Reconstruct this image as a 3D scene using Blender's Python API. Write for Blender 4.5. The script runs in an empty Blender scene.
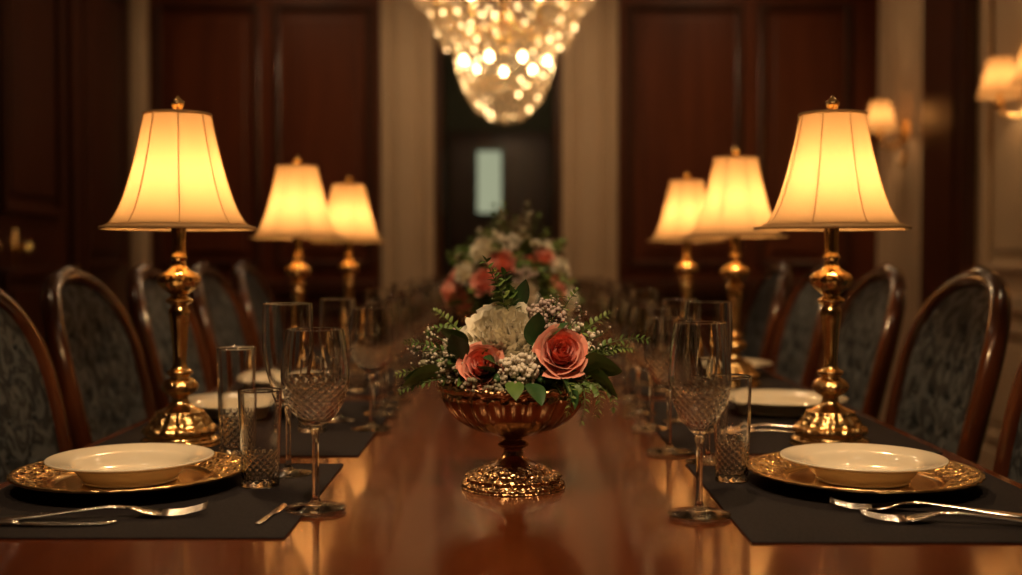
import bpy, math, random
from mathutils import Vector, Matrix, Euler
R = random.Random(7)
sc = bpy.context.scene
col = sc.collection
sc.view_settings.view_transform = 'Standard'
TZ = 0.75
PI = math.pi

# ---------------------------------------------------------------- materials
def newmat(name):
    m = bpy.data.materials.new(name); m.use_nodes = True
    nt = m.node_tree
    return m, nt, nt.nodes['Principled BSDF']

def pmat(name, c, rough=0.5, metal=0.0, coat=0.0, bump=None, var=None, trans=0.0, ior=1.45, emis=None, es=0.0, sheen=0.0, spec=0.5):
    m, nt, b = newmat(name)
    b.inputs['Base Color'].default_value = (*c, 1)
    b.inputs['Roughness'].default_value = rough
    b.inputs['Metallic'].default_value = metal
    b.inputs['Coat Weight'].default_value = coat
    b.inputs['Coat Roughness'].default_value = 0.08
    b.inputs['Transmission Weight'].default_value = trans
    b.inputs['IOR'].default_value = ior
    b.inputs['Sheen Weight'].default_value = sheen
    b.inputs['Specular IOR Level'].default_value = spec
    if emis:
        b.inputs['Emission Color'].default_value = (*emis, 1)
        b.inputs['Emission Strength'].default_value = es
    tc = nt.nodes.new('ShaderNodeTexCoord')
    if var:
        c2, scale = var
        n = nt.nodes.new('ShaderNodeTexNoise'); n.inputs['Scale'].default_value = scale
        n.inputs['Detail'].default_value = 4
        nt.links.new(tc.outputs['Object'], n.inputs['Vector'])
        r = nt.nodes.new('ShaderNodeValToRGB')
        r.color_ramp.elements[0].position = 0.35; r.color_ramp.elements[1].position = 0.65
        r.color_ramp.elements[0].color = (*c, 1); r.color_ramp.elements[1].color = (*c2, 1)
        nt.links.new(n.outputs['Fac'], r.inputs['Fac']); nt.links.new(r.outputs['Color'], b.inputs['Base Color'])
    if bump:
        kind, scale, strength, dist = bump
        if kind == 'voronoi':
            n = nt.nodes.new('ShaderNodeTexVoronoi'); out = 'Distance'
        else:
            n = nt.nodes.new('ShaderNodeTexNoise'); out = 'Fac'
        n.inputs['Scale'].default_value = scale
        nt.links.new(tc.outputs['Object'], n.inputs['Vector'])
        bp = nt.nodes.new('ShaderNodeBump'); bp.inputs['Strength'].default_value = strength; bp.inputs['Distance'].default_value = dist
        nt.links.new(n.outputs[out], bp.inputs['Height']); nt.links.new(bp.outputs['Normal'], b.inputs['Normal'])
    return m

def wood(name, c1, c2, rough=0.3, coat=0.3, stretch=(12, 0.9, 12), scale=2.0, bump=0.05, crough=0.06):
    m, nt, b = newmat(name)
    tc = nt.nodes.new('ShaderNodeTexCoord'); mp = nt.nodes.new('ShaderNodeMapping')
    mp.inputs['Scale'].default_value = stretch
    n = nt.nodes.new('ShaderNodeTexNoise'); n.inputs['Scale'].default_value = scale; n.inputs['Detail'].default_value = 8
    n.inputs['Distortion'].default_value = 0.6
    r = nt.nodes.new('ShaderNodeValToRGB')
    r.color_ramp.elements[0].position = 0.3; r.color_ramp.elements[0].color = (*c1, 1)
    r.color_ramp.elements[1].position = 0.7; r.color_ramp.elements[1].color = (*c2, 1)
    nt.links.new(tc.outputs['Object'], mp.inputs['Vector']); nt.links.new(mp.outputs[0], n.inputs['Vector'])
    nt.links.new(n.outputs['Fac'], r.inputs['Fac']); nt.links.new(r.outputs[0], b.inputs['Base Color'])
    bp = nt.nodes.new('ShaderNodeBump'); bp.inputs['Strength'].default_value = bump; bp.inputs['Distance'].default_value = 0.002
    nt.links.new(n.outputs['Fac'], bp.inputs['Height']); nt.links.new(bp.outputs[0], b.inputs['Normal'])
    b.inputs['Roughness'].default_value = rough
    b.inputs['Coat Weight'].default_value = coat; b.inputs['Coat Roughness'].default_value = crough
    return m

M_table = wood('mahogany_polished', (0.098, 0.022, 0.006), (0.155, 0.036, 0.009), rough=0.17, coat=0.55, stretch=(14, 0.7, 14), scale=2.0, bump=0.012, crough=0.07)
M_panel = wood('mahogany_panelling', (0.090, 0.021, 0.007), (0.145, 0.036, 0.012), rough=0.38, coat=0.1, stretch=(8, 8, 0.6), scale=1.5, crough=0.2)
M_panel_dark = wood('dark_mahogany', (0.040, 0.013, 0.006), (0.07, 0.021, 0.009), rough=0.32, coat=0.2, stretch=(8, 8, 0.6), scale=1.5, crough=0.15)
M_chair = wood('chair_walnut', (0.06, 0.016, 0.007), (0.11, 0.030, 0.011), rough=0.24, coat=0.6, stretch=(6, 6, 2), scale=3)
M_floor = wood('floor_parquet', (0.05, 0.018, 0.008), (0.10, 0.036, 0.015), rough=0.35, coat=0.2, stretch=(8, 0.8, 1), scale=2)
M_cream = pmat('cream_painted_wood', (0.60, 0.45, 0.30), 0.5, var=((0.55, 0.41, 0.27), 3))
M_cream2 = pmat('cream_wall_paint', (0.56, 0.42, 0.27), 0.6, var=((0.51, 0.38, 0.24), 2))
M_ceil = pmat('ceiling_plaster', (0.45, 0.35, 0.24), 0.8, var=((0.42, 0.32, 0.22), 4))
M_green = pmat('hall_green_paint', (0.10, 0.10, 0.055), 0.6, var=((0.08, 0.08, 0.045), 3))
M_brass = pmat('polished_brass', (0.88, 0.61, 0.27), 0.19, 1.0, bump=('noise', 60, 0.08, 0.002))
M_brass_orn = pmat('ornate_brass', (0.85, 0.57, 0.24), 0.24, 1.0, bump=('voronoi', 95, 0.6, 0.004))
M_bronze = pmat('antique_bronze', (0.46, 0.26, 0.13), 0.24, 1.0, var=((0.26, 0.13, 0.06), 30), bump=('noise', 90, 0.15, 0.002))
M_bronze_orn = pmat('chased_bronze', (0.56, 0.34, 0.17), 0.26, 1.0, bump=('voronoi', 150, 0.8, 0.004))
M_silver = pmat('silver_flatware', (0.84, 0.79, 0.74), 0.16, 1.0)
M_china = pmat('cream_china', (0.86, 0.76, 0.58), 0.15, coat=0.4)
M_goldrim = pmat('gilded_charger_rim', (0.84, 0.56, 0.23), 0.27, 1.0, bump=('voronoi', 130, 1.0, 0.005), var=((0.30, 0.14, 0.05), 80))
M_gold = pmat('gold_plain', (0.84, 0.58, 0.26), 0.22, 1.0)
M_mat = pmat('charcoal_linen', (0.020, 0.016, 0.016), 0.95, bump=('noise', 700, 0.5, 0.001), var=((0.029, 0.024, 0.024), 250), spec=0.12)
M_glass = pmat('clear_crystal', (1, 1, 1), 0.0, trans=1.0, ior=1.54)
M_leaf = pmat('leaf_green', (0.075, 0.15, 0.03), 0.45, var=((0.13, 0.22, 0.05), 40))
M_leafd = pmat('leaf_dark_green', (0.028, 0.080, 0.024), 0.38, var=((0.05, 0.12, 0.035), 40))
M_leafl = pmat('leaf_light_green', (0.20, 0.27, 0.065), 0.5, var=((0.14, 0.21, 0.05), 50))
M_sage = pmat('sage_filler', (0.28, 0.27, 0.17), 0.6, var=((0.42, 0.36, 0.27), 90))
M_stem = pmat('stem_green', (0.08, 0.12, 0.03), 0.6)
M_rose = pmat('rose_coral', (0.86, 0.22, 0.14), 0.55, var=((0.90, 0.31, 0.21), 60), sheen=0.3)
M_rose2 = pmat('rose_coral_outer', (0.95, 0.46, 0.34), 0.55, var=((0.92, 0.36, 0.26), 60), sheen=0.3)
M_peony = pmat('peony_cream', (0.95, 0.87, 0.68), 0.6, var=((0.96, 0.91, 0.76), 50), sheen=0.3)
M_white = pmat('filler_white', (0.80, 0.73, 0.60), 0.6)
M_mauve = pmat('filler_mauve', (0.46, 0.34, 0.31), 0.6, var=((0.62, 0.50, 0.43), 120))

def fabric():
    m, nt, b = newmat('damask_slate_upholstery')
    tc = nt.nodes.new('ShaderNodeTexCoord')
    v = nt.nodes.new('ShaderNodeTexNoise'); v.inputs['Scale'].default_value = 17; v.inputs['Detail'].default_value = 2; v.inputs['Distortion'].default_value = 2.2
    r = nt.nodes.new('ShaderNodeValToRGB')
    r.color_ramp.elements[0].position = 0.46; r.color_ramp.elements[0].color = (0.016, 0.019, 0.024, 1)
    r.color_ramp.elements[1].position = 0.58; r.color_ramp.elements[1].color = (0.072, 0.080, 0.090, 1)
    nt.links.new(tc.outputs['Object'], v.inputs['Vector']); nt.links.new(v.outputs['Fac'], r.inputs['Fac'])
    nt.links.new(r.outputs[0], b.inputs['Base Color'])
    b.inputs['Roughness'].default_value = 0.8; b.inputs['Specular IOR Level'].default_value = 0.25
    return m
M_fabric = fabric()

def shade_mat(name, c, emis, es, dcol):
    m = bpy.data.materials.new(name); m.use_nodes = True
    nt = m.node_tree; nt.nodes.clear()
    o = nt.nodes.new('ShaderNodeOutputMaterial')
    t = nt.nodes.new('ShaderNodeBsdfTranslucent'); t.inputs[0].default_value = (*c, 1)
    d = nt.nodes.new('ShaderNodeBsdfDiffuse'); d.inputs[0].default_value = (*dcol, 1)
    mx = nt.nodes.new('ShaderNodeMixShader'); mx.inputs[0].default_value = 0.35
    e = nt.nodes.new('ShaderNodeEmission'); e.inputs[0].default_value = (*emis, 1); e.inputs[1].default_value = es
    ad = nt.nodes.new('ShaderNodeAddShader')
    nt.links.new(t.outputs[0], mx.inputs[1]); nt.links.new(d.outputs[0], mx.inputs[2])
    nt.links.new(mx.outputs[0], ad.inputs[0]); nt.links.new(e.outputs[0], ad.inputs[1]); nt.links.new(ad.outputs[0], o.inputs[0])
    return m
M_shade = shade_mat('silk_lampshade', (0.27, 0.165, 0.078), (1.0, 0.42, 0.11), 0.08, (0.5, 0.33, 0.16))
M_trim = pmat('shade_trim_braid', (0.50, 0.30, 0.13), 0.6)
def emat(name, c, s):
    m = bpy.data.materials.new(name); m.use_nodes = True
    nt = m.node_tree; nt.nodes.clear()
    o = nt.nodes.new('ShaderNodeOutputMaterial'); e = nt.nodes.new('ShaderNodeEmission')
    e.inputs[0].default_value = (*c, 1); e.inputs[1].default_value = s
    nt.links.new(e.outputs[0], o.inputs[0]); return m
M_bulb = emat('warm_bulb', (1.0, 0.68, 0.34), 28)
M_down = emat('fill_downlight_lens', (1.0, 0.72, 0.42), 4)  # glowing lens of the added fill downlights
M_pane = emat('window_pane_light', (0.66, 0.70, 0.45), 0.50)
M_crys = pmat('chandelier_crystal', (1.0, 0.93, 0.80), 0.05, trans=0.85, ior=1.6, emis=(1.0, 0.48, 0.16), es=0.06)  # weak emission stands in for warm light refracted by the crystals
M_crysb = pmat('chandelier_crystal_glint', (1.0, 0.9, 0.75), 0.08, trans=0.5, ior=1.5, emis=(1.0, 0.64, 0.31), es=6.5)  # sparkle put in as emission on scattered crystals, not bulbs

# ---------------------------------------------------------------- mesh helpers
class Acc:
    def __init__(s): s.v = []; s.f = []; s.m = []
    def add(s, vs, fs, mi=0, M=None):
        o = len(s.v)
        if M is not None: vs = [M @ Vector(p) for p in vs]
        s.v += [tuple(p) for p in vs]; s.f += [tuple(i + o for i in f) for f in fs]; s.m += [mi] * len(fs)
    def mesh(s, name, mats, smooth=True):
        me = bpy.data.meshes.new(name); me.from_pydata(s.v, [], s.f)
        for m in mats: me.materials.append(m)
        me.polygons.foreach_set('material_index', s.m)
        me.polygons.foreach_set('use_smooth', [smooth] * len(s.f))
        me.update(); return me

def obj(name, me, parent=None, loc=(0, 0, 0), rot=(0, 0, 0), scale=(1, 1, 1)):
    o = bpy.data.objects.new(name, me); col.objects.link(o)
    o.location = loc; o.rotation_euler = rot; o.scale = scale
    if parent: o.parent = parent
    return o
def empty(name, loc=(0, 0, 0), rotz=0, scale=1):
    o = bpy.data.objects.new(name, None); col.objects.link(o); o.empty_display_size = 0.05
    o.location = loc; o.rotation_euler = (0, 0, rotz); o.scale = (scale,) * 3
    return o

def lathe_geo(prof, seg=48, fn=None):
    vs = []; fs = []; n = len(prof)
    for i, (r, z) in enumerate(prof):
        for k in range(seg):
            a = 2 * PI * k / seg
            rr, zz = (fn(a, i, r, z) if fn else (r, z))
            rr = max(rr, 1e-5)
            vs.append((rr * math.cos(a), rr * math.sin(a), zz))
    for i in range(n - 1):
        for k in range(seg):
            k2 = (k + 1) % seg
            fs.append((i * seg + k, i * seg + k2, (i + 1) * seg + k2, (i + 1) * seg + k))
    return vs, fs
def smooth_prof(p, sub=4):
    out = []
    n = len(p)
    for i in range(n - 1):
        p0 = p[max(i - 1, 0)]; p1 = p[i]; p2 = p[i + 1]; p3 = p[min(i + 2, n - 1)]
        for s in range(sub):
            t = s / sub
            q = []
            for c in range(2):
                q.append(0.5 * ((2 * p1[c]) + (-p0[c] + p2[c]) * t + (2 * p0[c] - 5 * p1[c] + 4 * p2[c] - p3[c]) * t * t + (-p0[c] + 3 * p1[c] - 3 * p2[c] + p3[c]) * t ** 3))
            out.append((max(q[0], 0), q[1]))
    out.append(p[-1]); return out
def tube_geo(pts, rad, seg=8, closed=False, flat=None):
    pts = [Vector(p) for p in pts]; n = len(pts); vs = []; fs = []
    up = Vector((0, 0, 1))
    t0 = (pts[1] - pts[0]).normalized()
    if abs(t0.z) > 0.9: up = Vector((1, 0, 0))
    for i, p in enumerate(pts):
        if closed: t = (pts[(i + 1) % n] - pts[i - 1]).normalized()
        else: t = (pts[min(i + 1, n - 1)] - pts[max(i - 1, 0)]).normalized()
        s = t.cross(up)
        if s.length < 1e-4: s = t.cross(Vector((0, 1, 0)))
        s.normalize(); u2 = s.cross(t); up = u2
        r = rad[i] if isinstance(rad, (list, tuple)) else rad
        ra, rb = (r, r) if not flat else (r * flat[0], r * flat[1])
        for k in range(seg):
            a = 2 * PI * k / seg
            vs.append(p + s * math.cos(a) * ra + u2 * math.sin(a) * rb)
    m = n if closed else n - 1
    for i in range(m):
        j = (i + 1) % n
        for k in range(seg):
            k2 = (k + 1) % seg
            fs.append((i * seg + k, i * seg + k2, j * seg + k2, j * seg + k))
    if not closed:
        fs.append(tuple(range(seg))[::-1]); fs.append(tuple((n - 1) * seg + k for k in range(seg)))
    return vs, fs
def box_geo(a, b):
    x0, y0, z0 = [min(a[i], b[i]) for i in range(3)]; x1, y1, z1 = [max(a[i], b[i]) for i in range(3)]
    v = [(x0, y0, z0), (x1, y0, z0), (x1, y1, z0), (x0, y1, z0), (x0, y0, z1), (x1, y0, z1), (x1, y1, z1), (x0, y1, z1)]
    f = [(0, 3, 2, 1), (4, 5, 6, 7), (0, 1, 5, 4), (1, 2, 6, 5), (2, 3, 7, 6), (3, 0, 4, 7)]
    return v, f
def boxes(name, lst, mat, bevel=0.0, parent=None, seg=2):
    A = Acc()
    for a, b in lst: A.add(*box_geo(a, b))
    o = obj(name, A.mesh(name, [mat], False), parent)
    if bevel:
        md = o.modifiers.new('bev', 'BEVEL'); md.width = bevel; md.segments = seg; md.limit_method = 'ANGLE'
    return o
def sph_geo(r, seg=10, rings=6, sz=1.0):
    vs = [(0, 0, -r * sz)]; fs = []
    for i in range(1, rings):
        a = -PI / 2 + PI * i / rings
        for k in range(seg):
            b = 2 * PI * k / seg
            vs.append((r * math.cos(a) * math.cos(b), r * math.cos(a) * math.sin(b), r * sz * math.sin(a)))
    vs.append((0, 0, r * sz)); top = len(vs) - 1
    for k in range(seg):
        k2 = (k + 1) % seg
        fs.append((0, 1 + k2, 1 + k)); fs.append((top, top - seg + k, top - seg + k2))
        for i in range(rings - 2):
            fs.append((1 + i * seg + k, 1 + i * seg + k2, 1 + (i + 1) * seg + k2, 1 + (i + 1) * seg + k))
    return vs, fs
def T(x, y, z): return Matrix.Translation((x, y, z))
def plight(parent, loc, en, c, r, name='bulb'):
    ld = bpy.data.lights.new(name, 'POINT'); ld.energy = en; ld.color = c; ld.shadow_soft_size = r
    lo = bpy.data.objects.new(name, ld); col.objects.link(lo); lo.parent = parent; lo.location = loc

# ---------------------------------------------------------------- room
XL, XR, YB, YF, ZC = -2.35, 2.30, 7.2, -1.6, 3.3
DX0, DX1, DZ = -0.425, 0.265, 2.38
boxes('floor', [((XL - .2, YF - .2, -0.1), (XR + .2, YB + 3.2, 0))], M_floor)
boxes('ceiling', [((XL - .2, YF - .2, ZC), (XR + .2, YB + 3.2, ZC + .1))], M_ceil)
boxes('wall_back', [((XL - .2, YB, 0), (DX0, YB + .15, ZC)), ((DX1, YB, 0), (XR + .2, YB + .15, ZC)), ((DX0, YB, DZ), (DX1, YB + .15, ZC))], M_panel)
boxes('wall_left', [((XL - .15, YF, 0), (XL, YB, ZC))], M_panel_dark)
boxes('wall_right', [((XR, YF, 0), (XR + .15, YB, ZC))], M_cream2)
boxes('wall_front', [((XL, YF - .15, 0), (XR, YF, ZC))], M_panel_dark)
boxes('wall_hall_left', [((-1.0, YB + .15, 0), (-0.9, YB + 3.0, ZC))], M_green)
boxes('wall_hall_right', [((0.75, YB + .15, 0), (0.85, YB + 3.0, ZC))], M_green)
boxes('wall_hall_back', [((-1.0, YB + 3.0, 0), (0.85, YB + 3.1, ZC))], M_green)

trim_n = [0]
def tname():
    trim_n[0] += 1; return 'trim_%d' % trim_n[0]
def mapper(axis, pos, sgn):
    if axis == 'x': return lambda u, n, z: (u, pos + sgn * n, z)
    return lambda u, n, z: (pos + sgn * n, u, z)
def panel(mp, u0, u1, z0, z1, lst, fld, w=0.045, t=0.03):
    lst += [(mp(u0, 0, z0), mp(u0 + w, t, z1)), (mp(u1 - w, 0, z0), mp(u1, t, z1)),
            (mp(u0 + w, 0, z0), mp(u1 - w, t, z0 + w)), (mp(u0 + w, 0, z1 - w), mp(u1 - w, t, z1))]
    g = 0.05
    fld += [(mp(u0 + w + g, 0, z0 + w + g), mp(u1 - w - g, t * .6, z1 - w - g))]

mb = mapper('x', YB, -1)
l = []; f = []
for (a, b) in [(-2.22, -1.56), (-1.48, -0.86), (0.72, 1.44), (1.54, 2.12)]:
    panel(mb, a, b, 0.98, 2.62, l, f)
    panel(mb, a, b, 0.18, 0.74, l, f)
    panel(mb, a, b, 2.74, 3.08, l, f)
boxes(tname(), l, M_panel_dark, 0.012); boxes(tname(), f, M_panel, 0.012)
boxes(tname(), [((XL, YB - .05, .82), (-.83, YB, .90)), ((.69, YB - .05, .82), (XR, YB, .90)),
                ((XL, YB - .03, .78), (-.83, YB, .82)), ((.69, YB - .03, .78), (XR, YB, .82))], M_panel_dark, 0.01)
boxes('trim_cornice_back', [((XL, YB - .12, ZC - .10), (XR, YB, ZC)), ((XL, YB - .07, ZC - .17), (XR, YB, ZC - .10))], M_cream, 0.02)
boxes('baseboard_back', [((XL, YB - .03, 0), (-.83, YB, .14)), ((.69, YB - .03, 0), (XR, YB, .14))], M_panel_dark, 0.01)
def pilaster(name, x0, x1):
    L = [((x0, YB - .06, 0), (x1, YB, ZC - .17)), ((x0 - .02, YB - .085, 0), (x1 + .02, YB, .22)), ((x0 - .02, YB - .085, ZC - .32), (x1 + .02, YB, ZC - .17))]
    w = (x1 - x0)
    for c, h in ((.10, .07), (.5, .20), (.90, .07)):
        cx = x0 + w * c
        L.append(((cx - w * h, YB - .082, .3), (cx + w * h, YB - .055, ZC - .4)))
    boxes(name, L, M_cream, 0.008)
pilaster(tname(), -0.81, -0.475); pilaster(tname(), 0.315, 0.665)
boxes('trim_door_casing', [((DX0 - .05, YB - .05, 0), (DX0, YB + .16, DZ + .06)), ((DX1, YB - .05, 0), (DX1 + .05, YB + .16, DZ + .06)), ((DX0, YB - .05, DZ), (DX1, YB + .16, DZ + .06))], M_panel_dark, 0.008)
boxes(tname(), [((XL, YB - .10, 0), (XL + .10, YB, ZC - .17))], M_cream, 0.02)
boxes('door_1', [((-.55, YB + 2.93, 0.002), (.35, YB + 2.998, 2.15)), ((-.48, YB + 2.91, .15), (.28, YB + 2.93, .95))], M_panel_dark, 0.01)
boxes('window_1', [((-.295, YB + 2.90, 1.43), (-.085, YB + 2.925, 1.97))], M_pane)
boxes('trim_window', [((-.325, YB + 2.89, 1.40), (-.295, YB + 2.93, 2.0)), ((-.085, YB + 2.89, 1.40), (-.055, YB + 2.93, 2.0)), ((-.325, YB + 2.89, 1.97), (-.055, YB + 2.93, 2.0)), ((-.325, YB + 2.89, 1.40), (-.055, YB + 2.93, 1.43))], M_green)

ml = mapper('y', XL, 1)
l = []; f = []
for (a, b) in [(6.30, 7.0), (3.1, 3.9), (2.1, 2.9), (1.1, 1.9), (0.1, .9), (-.9, -.1)]:
    panel(ml, a, b, 0.98, 2.62, l, f); panel(ml, a, b, .18, .74, l, f); panel(ml, a, b, 2.74, 3.08, l, f)
boxes(tname(), l, M_panel_dark, 0.012); boxes(tname(), f, M_panel_dark, 0.012)
boxes('baseboard_left', [((XL, YF, 0), (XL + .03, 4.0, .14)), ((XL, 6.2, 0), (XL + .03, YB - .1, .14))], M_panel_dark, .01)
boxes('trim_cornice_left', [((XL, YF, ZC - .10), (XL + .12, YB - .12, ZC)), ((XL, YF, ZC - .17), (XL + .07, YB - .12, ZC - .10))], M_cream, 0.02)
boxes(tname(), [(ml(4.05, 0, 0), ml(4.17, .07, 2.75)), (ml(6.02, 0, 0), ml(6.14, .07, 2.75)), (ml(4.0, 0, 2.6), ml(6.2, .09, 2.75))], M_panel_dark, .012)
dd = empty('door_2', (0, 0, 0))
boxes('leaves', [(ml(4.18, 0.002, .01), ml(5.085, .04, 2.59)), (ml(5.095, 0.002, .01), ml(6.01, .04, 2.59))], M_panel_dark, .004, dd)
l = []; f = []
ml2 = mapper('y', XL + .04, 1)
for a, b in [(4.28, 4.98), (5.2, 5.9)]:
    panel(ml2, a, b, 1.25, 2.48, l, f); panel(ml2, a, b, .2, 1.0, l, f)
boxes('mouldings', l, M_panel_dark, .01, dd); boxes('fields', f, M_panel_dark, .01, dd)
A = Acc()
for y in (5.03, 5.36):
    A.add(*box_geo((XL + .04, y - .025, 1.0), (XL + .048, y + .025, 1.18)))
    v, ff = lathe_geo(smooth_prof([(0, .075), (.02, .07), (.028, .055), (.02, .04), (.009, .03), (.009, 0)]), 20)
    A.add(v, ff, 0, T(XL + .045, y, 1.09) @ Matrix.Rotation(PI / 2, 4, 'Y'))
obj('door_knobs', A.mesh('door_knobs', [M_brass]), dd)

mr = mapper('y', XR, -1)
l = []; f = []
for (a, b) in [(4.62, 5.55), (3.5, 4.45), (2.4, 3.35), (1.3, 2.25), (.2, 1.15), (-.9, .05)]:
    panel(mr, a, b, 0.98, 2.75, l, f); panel(mr, a, b, .18, .74, l, f)
boxes(tname(), l, M_cream, .012); boxes(tname(), f, M_cream2, .012)
boxes(tname(), [(mr(YF, 0, .8), mr(5.65, .04, .88))], M_cream, .01)
boxes('baseboard_right', [(mr(YF, 0, 0), mr(5.65, .03, .14))], M_cream, .01)
boxes('trim_dark_pilaster_right', [(mr(5.68, 0, 0), mr(6.25, .08, ZC - .17)), (mr(5.76, .08, .3), mr(6.17, .095, 2.9))], M_panel_dark, .012)
L = [(mr(6.32, 0, 0), mr(7.08, .05, ZC - .17))]
for i in range(5):
    c = 6.42 + i * .14; L.append((mr(c - .03, .05, .3), mr(c + .03, .075, 2.95)))
boxes(tname(), L, M_cream, .01)
boxes('trim_cornice_right', [((XR - .12, YF, ZC - .10), (XR, YB - .12, ZC)), ((XR - .07, YF, ZC - .17), (XR, YB - .12, ZC - .10))], M_cream, 0.02)

# added fill downlights, made up to brighten flowers and walls : (x, y, watts, cone, target or None)
for (x, y, en, cone, tgt) in [(-.40, .10, 130, 38, (0, 1.50, .88)), (.45, .15, 130, 38, (0, 1.50, .88)), (0, 1.1, 130, 40, (0, 2.85, 1.0)), (-1.3, 2.6, 12, 150, None), (1.3, 2.6, 12, 150, None),
                         (-1.4, 6.2, 30, 150, None), (1.3, 6.2, 30, 150, None), (-.08, 6.35, 26, 130, None)]:
    e = empty('fill_downlight', (x, y, ZC))
    A = Acc(); A.add(*lathe_geo([(.045, -.001), (.048, -.012), (.062, -.012), (.066, -.006), (.067, -.0005)], 32)); obj('ring', A.mesh('ring', [M_brass]), e)
    A = Acc(); A.add(*lathe_geo([(.046, -.004), (0, -.004)], 32)); obj('lens', A.mesh('lens', [M_down]), e)
    ld = bpy.data.lights.new('spot', 'SPOT'); ld.energy = en; ld.color = (1, .66, .36); ld.shadow_soft_size = .05; ld.spot_size = math.radians(cone); ld.spot_blend = 1.0
    lo = bpy.data.objects.new('spot', ld); col.objects.link(lo); lo.parent = e; lo.location = (0, 0, -.07)
    if tgt: lo.rotation_euler = (Vector(tgt) - Vector((x, y, ZC - .07))).to_track_quat('-Z', 'Y').to_euler()

# ---------------------------------------------------------------- dining table
TW, TY0, TY1 = 0.70, 0.52, 4.75
tbl = empty('dining_table', (0, 0, 0))
o = boxes('table_top', [((-TW, TY0, TZ - .032), (TW, TY1, TZ))], M_table, .010, tbl, 4)
boxes('edge_moulding', [((-TW + .03, TY0 + .03, TZ - .055), (TW - .03, TY1 - .03, TZ - .032))], M_table, .008, tbl, 3)
boxes('apron', [((-.56, TY0 + .18, TZ - .12), (-.535, TY1 - .18, TZ - .055)), ((.535, TY0 + .18, TZ - .12), (.56, TY1 - .18, TZ - .055)),
                ((-.56, TY0 + .18, TZ - .12), (.56, TY0 + .205, TZ - .055)), ((-.56, TY1 - .205, TZ - .12), (.56, TY1 - .18, TZ - .055))], M_table, .004, tbl)
A = Acc()
for y in (1.2, 2.65, 4.1):
    v, ff = lathe_geo(smooth_prof([(.14, .695), (.13, .66), (.06, .62), (.05, .56), (.085, .48), (.10, .40), (.07, .31), (.055, .27), (.09, .24), (.10, .18), (.05, .14), (0, .14)]), 32)
    A.add(v, ff, 0, T(0, y, 0))
    for k in range(4):
        a = PI / 4 + k * PI / 2; d = Vector((math.cos(a), math.sin(a), 0))
        pts = [Vector((0, y, 0)) + d * r + Vector((0, 0, z)) for r, z in [(.05, .22), (.12, .22), (.2, .17), (.27, .09), (.33, .035), (.38, .03)]]
        A.add(*tube_geo(pts, [.035, .035, .03, .026, .026, .03], 10))
obj('pedestals', A.mesh('pedestals', [M_table]), tbl)

# ---------------------------------------------------------------- table lamps
def lamp_meshes():
    S = .00163
    prof = [(0, 0), (36, 0), (38, 2), (37.5, 6), (34, 8), (33.5, 11), (36, 13), (35, 17), (31, 20), (28, 25), (24, 30), (23, 33), (19, 35), (13, 38), (9, 42), (8, 47), (12, 50), (16, 54),
            (17, 59), (14, 64), (9, 67), (12, 70), (12.5, 73), (8, 76), (6.5, 84), (7.5, 100), (9, 118), (10.5, 132), (8, 138), (12, 141), (13, 144), (8, 148), (12, 152), (18, 158), (20, 164), (17, 170), (11, 174), (8, 177),
            (7, 182), (8.5, 186), (7, 190), (6.5, 200), (7.5, 214), (10, 222), (11, 226), (7, 228), (3, 230), (2.5, 250), (0, 250)]
    prof = [(r * S, z * S) for r, z in prof]
    def fn(a, i, r, z):
        zz = z / S
        if 12 < zz < 34: r *= 1 + .035 * math.cos(16 * a)
        if 51 < zz < 64 or 153 < zz < 171: r *= 1 + .06 * abs(math.cos(7 * a))
        if zz < 8: r *= 1 + .012 * math.cos(24 * a)
        return r, z
    A = Acc(); A.add(*lathe_geo(smooth_prof(prof, 3), 96, fn))
    body = A.mesh('lamp_body', [M_brass])
    body.materials.append(M_brass_orn)
    for p in body.polygons:
        z = p.center.z / S
        if 9 < z < 34 or 52 < z < 63 or 155 < z < 170: p.material_index = 1
    z0, z1 = 215 * S, 327 * S
    H = z1 - z0
    def rad(t):
        return (74.0 - 42 * (t ** .50)) * S if t > 0 else 74.0 * S
    A = Acc(); n = 28; seg = 96; NP = 8
    vs, fs = lathe_geo([(rad(i / n), z0 + H * i / n) for i in range(n + 1)], seg, lambda a, i, r, z: (r * (1 - .022 * abs(math.sin(a * NP / 2))), z))
    A.add(vs, fs); shade = A.mesh('lamp_shade', [M_shade])
    A = Acc()
    for k in range(NP):
        a = 2 * PI * k / NP
        A.add(*tube_geo([(math.cos(a) * (rad(i / n) + .0004), math.sin(a) * (rad(i / n) + .0004), z0 + H * i / n) for i in range(n + 1)], .0010, 6))
    for t, tr in ((0, .0026), (1, .0022), (.035, .0008)):
        A.add(*tube_geo([(math.cos(2 * PI * k / 64) * (rad(t)), math.sin(2 * PI * k / 64) * (rad(t)), z0 + H * t) for k in range(64)], tr, 8, True))
    trim = A.mesh('shade_trim', [M_trim])
    A = Acc()
    fp = [(0, 0), (7, 0), (8, 1), (5, 3), (3.5, 5), (5, 7), (7, 10), (7.2, 13), (5, 16), (2.5, 18), (1.5, 20), (0, 20.5)]
    A.add(*lathe_geo(smooth_prof([(r * S * .9, z * S * .9 + z1) for r, z in fp], 3), 24))
    for k in range(3):
        a = 2 * PI * k / 3
        A.add(*tube_geo([(0, 0, z1), (math.cos(a) * rad(1), math.sin(a) * rad(1), z1)], .0012, 6))
    A.add(*tube_geo([(0.035, 0, 250 * S), (.04, 0, 285 * S), (.02, 0, 318 * S), (0, 0, z1), (-.02, 0, 318 * S), (-.04, 0, 285 * S), (-.035, 0, 250 * S), (0, 0, 247 * S)], .0013, 6))
    fin = A.mesh('finial_and_harp', [M_brass])
    return body, shade, trim, fin
LB = lamp_meshes()
lamp_pos = [(-.537, 1.86), (.518, 1.86), (-.547, 2.95), (.526, 2.70), (-.525, 3.72), (.537, 3.52)]
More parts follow.
